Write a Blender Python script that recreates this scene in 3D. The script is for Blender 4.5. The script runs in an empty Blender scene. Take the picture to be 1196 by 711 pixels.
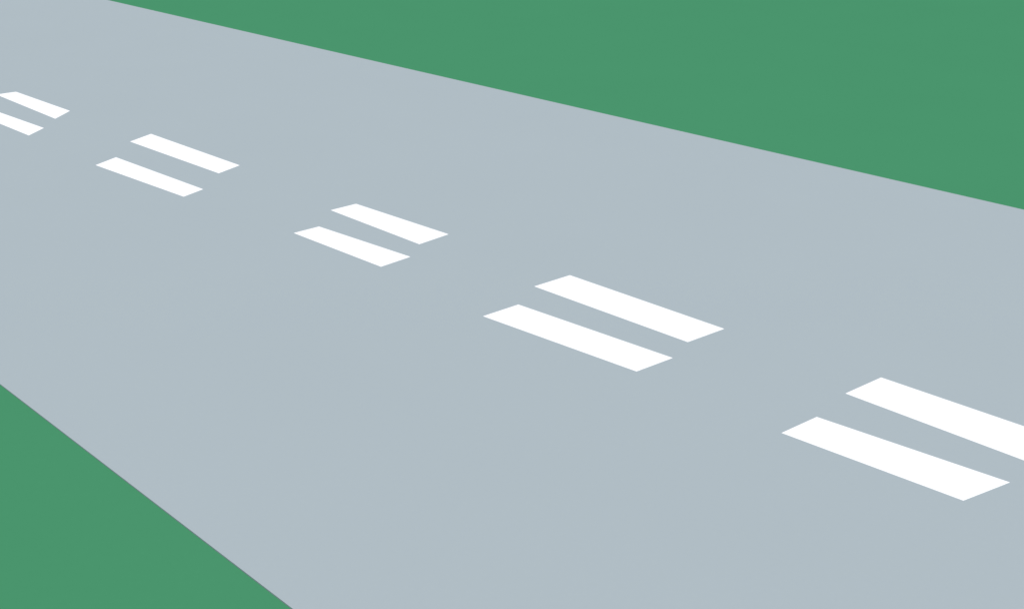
import bpy, bmesh, math, random
from math import radians as R

sc = bpy.context.scene

# ------------------------------------------------------------------ camera
# The road runs along +Y, its surface is z = 0; the camera looks down on it
# obliquely from 7.5 m up, standing off its left edge.
cam_d = bpy.data.cameras.new("camera")
cam_d.sensor_fit = 'HORIZONTAL'
cam_d.sensor_width = 36.0
cam_d.lens = 38.2274
cam_d.clip_start = 0.1
cam_d.clip_end = 12000.0
cam = bpy.data.objects.new("camera", cam_d)
sc.collection.objects.link(cam)
cam.location = (0.0, 0.0, 7.5)
cam.rotation_euler = (R(90 - 24.7699), 0.0, R(-46.6698))
sc.camera = cam

# ------------------------------------------------------------------ light
SUN_ELEV, SUN_AZ = 58.0, 200.0        # azimuth clockwise from +Y
world = bpy.data.worlds.new("World")
sc.world = world
world.use_nodes = True
nt = world.node_tree
nt.nodes.clear()
out = nt.nodes.new("ShaderNodeOutputWorld")
bg = nt.nodes.new("ShaderNodeBackground")
sky = nt.nodes.new("ShaderNodeTexSky")
sky.sky_type = 'NISHITA'
sky.sun_disc = False
sky.sun_elevation = R(SUN_ELEV)
sky.sun_rotation = R(SUN_AZ)
bg.inputs["Strength"].default_value = 0.08
nt.links.new(sky.outputs[0], bg.inputs["Color"])
nt.links.new(bg.outputs[0], out.inputs["Surface"])

sun_d = bpy.data.lights.new("sun", 'SUN')
sun_d.energy = 3.6
sun_d.angle = R(0.5)
sun_d.color = (1.0, 0.965, 0.92)
sun = bpy.data.objects.new("sun", sun_d)
sc.collection.objects.link(sun)
sun.rotation_euler = (R(90 - SUN_ELEV), 0.0, R(180 - SUN_AZ))
sun.location = (0, 0, 60)

sc.view_settings.view_transform = 'Standard'
sc.view_settings.look = 'None'
sc.view_settings.gamma = 1.0
sc.view_settings.use_curve_mapping = False
sc.view_settings.exposure = 0.15

# ------------------------------------------------------------------ materials
def mat(name, color, var, scale_fine, scale_broad, rough, bump=0.0, bump_dist=0.002, spec=0.15):
    """Even matt colour with faint fine grain and fainter broad unevenness,
    both in the object's own (metre) coordinates."""
    m = bpy.data.materials.new(name)
    m.use_nodes = True
    t = m.node_tree
    n, l = t.nodes, t.links
    b = n["Principled BSDF"]
    b.inputs["Roughness"].default_value = rough
    b.inputs["Specular IOR Level"].default_value = spec
    tc = n.new("ShaderNodeTexCoord")
    fine = n.new("ShaderNodeTexNoise")
    fine.inputs["Scale"].default_value = scale_fine
    fine.inputs["Detail"].default_value = 4.0
    broad = n.new("ShaderNodeTexNoise")
    broad.inputs["Scale"].default_value = scale_broad
    broad.inputs["Detail"].default_value = 3.0
    l.new(tc.outputs["Object"], fine.inputs["Vector"])
    l.new(tc.outputs["Object"], broad.inputs["Vector"])
    mul = n.new("ShaderNodeMath"); mul.operation = 'MULTIPLY_ADD'
    mul.inputs[1].default_value = 0.55
    l.new(broad.outputs["Fac"], mul.inputs[0])
    mf = n.new("ShaderNodeMath"); mf.operation = 'MULTIPLY'
    mf.inputs[1].default_value = 0.45
    l.new(fine.outputs["Fac"], mf.inputs[0])
    l.new(mf.outputs[0], mul.inputs[2])
    ramp = n.new("ShaderNodeValToRGB")
    e = ramp.color_ramp.elements
    e[0].position, e[1].position = 0.25, 0.75
    e[0].color = tuple(c * (1 - var) for c in color) + (1,)
    e[1].color = tuple(min(1, c * (1 + var)) for c in color) + (1,)
    l.new(mul.outputs[0], ramp.inputs["Fac"])
    l.new(ramp.outputs["Color"], b.inputs["Base Color"])
    if bump:
        bp = n.new("ShaderNodeBump")
        bp.inputs["Strength"].default_value = bump
        bp.inputs["Distance"].default_value = bump_dist
        l.new(fine.outputs["Fac"], bp.inputs["Height"])
        l.new(bp.outputs["Normal"], b.inputs["Normal"])
    return m

M_GRASS = mat("green_turf", (0.0530, 0.2285, 0.1104), 0.015, 9.0, 0.35, 1.0, 0.0, spec=0.0)
M_ROAD = mat("pale_road_surface", (0.3364, 0.3882, 0.4021), 0.010, 14.0, 0.30, 1.0, 0.0, spec=0.0)
M_PAINT = mat("white_road_paint", (0.84, 0.84, 0.83), 0.01, 20.0, 1.5, 0.9, 0.0, spec=0.1)

# ------------------------------------------------------------------ helpers
def link(name, bm, m):
    me = bpy.data.meshes.new(name)
    bmesh.ops.recalc_face_normals(bm, faces=bm.faces)
    bm.to_mesh(me)
    bm.free()
    me.materials.append(m)
    o = bpy.data.objects.new(name, me)
    sc.collection.objects.link(o)
    return o

def slab(corners, z0, z1, bevel=0.0):
    """closed prism over a polygon given counter-clockwise"""
    bm = bmesh.new()
    lo = [bm.verts.new((x, y, z0)) for x, y in corners]
    hi = [bm.verts.new((x, y, z1)) for x, y in corners]
    bm.faces.new(hi)
    bm.faces.new(lo[::-1])
    n = len(corners)
    for i in range(n):
        j = (i + 1) % n
        bm.faces.new((lo[i], lo[j], hi[j], hi[i]))
    if bevel:
        top = [e for e in bm.edges if all(v.co.z > z1 - 1e-6 for v in e.verts)]
        bmesh.ops.bevel(bm, geom=top, offset=bevel, segments=2, affect='EDGES', profile=0.5)
    return bm

# ------------------------------------------------------------------ setting
# ground: one green sheet out to the horizon, a little below the road surface
bm = bmesh.new()
N = 96
bm.faces.new([bm.verts.new((5000 * math.cos(2 * math.pi * i / N),
                            5000 * math.sin(2 * math.pi * i / N), -0.02)) for i in range(N)])
ground = link("ground", bm, M_GRASS)
ground["kind"] = "structure"

# the road: a straight strip 17.4 m wide, standing 2 cm above the turf
RX0, RX1 = 4.872, 22.286
road = link("road", slab([(RX0, -400), (RX1, -400), (RX1, 3000), (RX0, 3000)], -0.10, 0.0), M_ROAD)
road["kind"] = "structure"

# ------------------------------------------------------------------ road markings
# Each painted dash is its own flat slab of white paint. Corners in metres on the
# road, listed as measured and turned counter-clockwise below.
DASHES = [
    # corners, label
    ([(12.105, 31.467), (12.631, 31.376), (12.685, 28.239), (12.043, 27.757)],
     "white painted dash at the left edge of the picture, upper of the farthest pair"),
    ([(10.825, 30.147), (11.302, 30.031), (11.432, 27.113), (10.863, 26.727)],
     "white painted dash cut by the left edge of the picture, lower of the farthest pair"),
    ([(12.314, 24.403), (13.017, 24.645), (13.056, 20.842), (12.402, 20.684)],
     "white painted dash, upper of the second pair from the left, slim and wholly in view"),
    ([(10.814, 23.237), (11.435, 23.460), (11.561, 19.976), (11.014, 19.852)],
     "white painted dash, lower of the second pair from the left, slim and wholly in view"),
    ([(12.611, 16.948), (13.209, 16.872), (13.315, 14.234), (12.584, 14.258)],
     "short white painted dash, upper of the middle pair on the grey road"),
    ([(11.323, 16.438), (11.873, 16.368), (12.054, 13.916), (11.384, 13.948)],
     "short white painted dash, lower of the middle pair on the grey road"),
    ([(12.617, 11.378), (13.402, 11.252), (13.444, 8.105), (12.668, 8.254)],
     "long white painted dash, upper of the second pair from the right edge"),
    ([(11.174, 11.181), (11.890, 11.073), (12.082, 8.114), (11.374, 8.247)],
     "long white painted dash, lower of the second pair from the right edge"),
    ([(12.863, 5.725), (13.643, 5.577), (13.688, 2.949), (12.838, 3.227)],
     "large white painted dash running out of the right edge, upper of the nearest pair"),
    ([(11.326, 5.828), (12.012, 5.697), (12.225, 3.214), (11.461, 3.469)],
     "largest white painted dash wholly in view, lower of the nearest pair"),
]
for corners, label in DASHES:
    # origin at the dash's own centre, resting on the road
    cx = sum(p[0] for p in corners) / 4
    cy = sum(p[1] for p in corners) / 4
    loc = [(x - cx, y - cy) for x, y in corners][::-1]
    o = link("lane_dash", slab(loc, -0.002, 0.004, 0.0015), M_PAINT)
    o.location = (cx, cy, 0.0)
    o["label"] = label
    o["category"] = "road marking"
    o["group"] = "white dashes painted in pairs along the road"
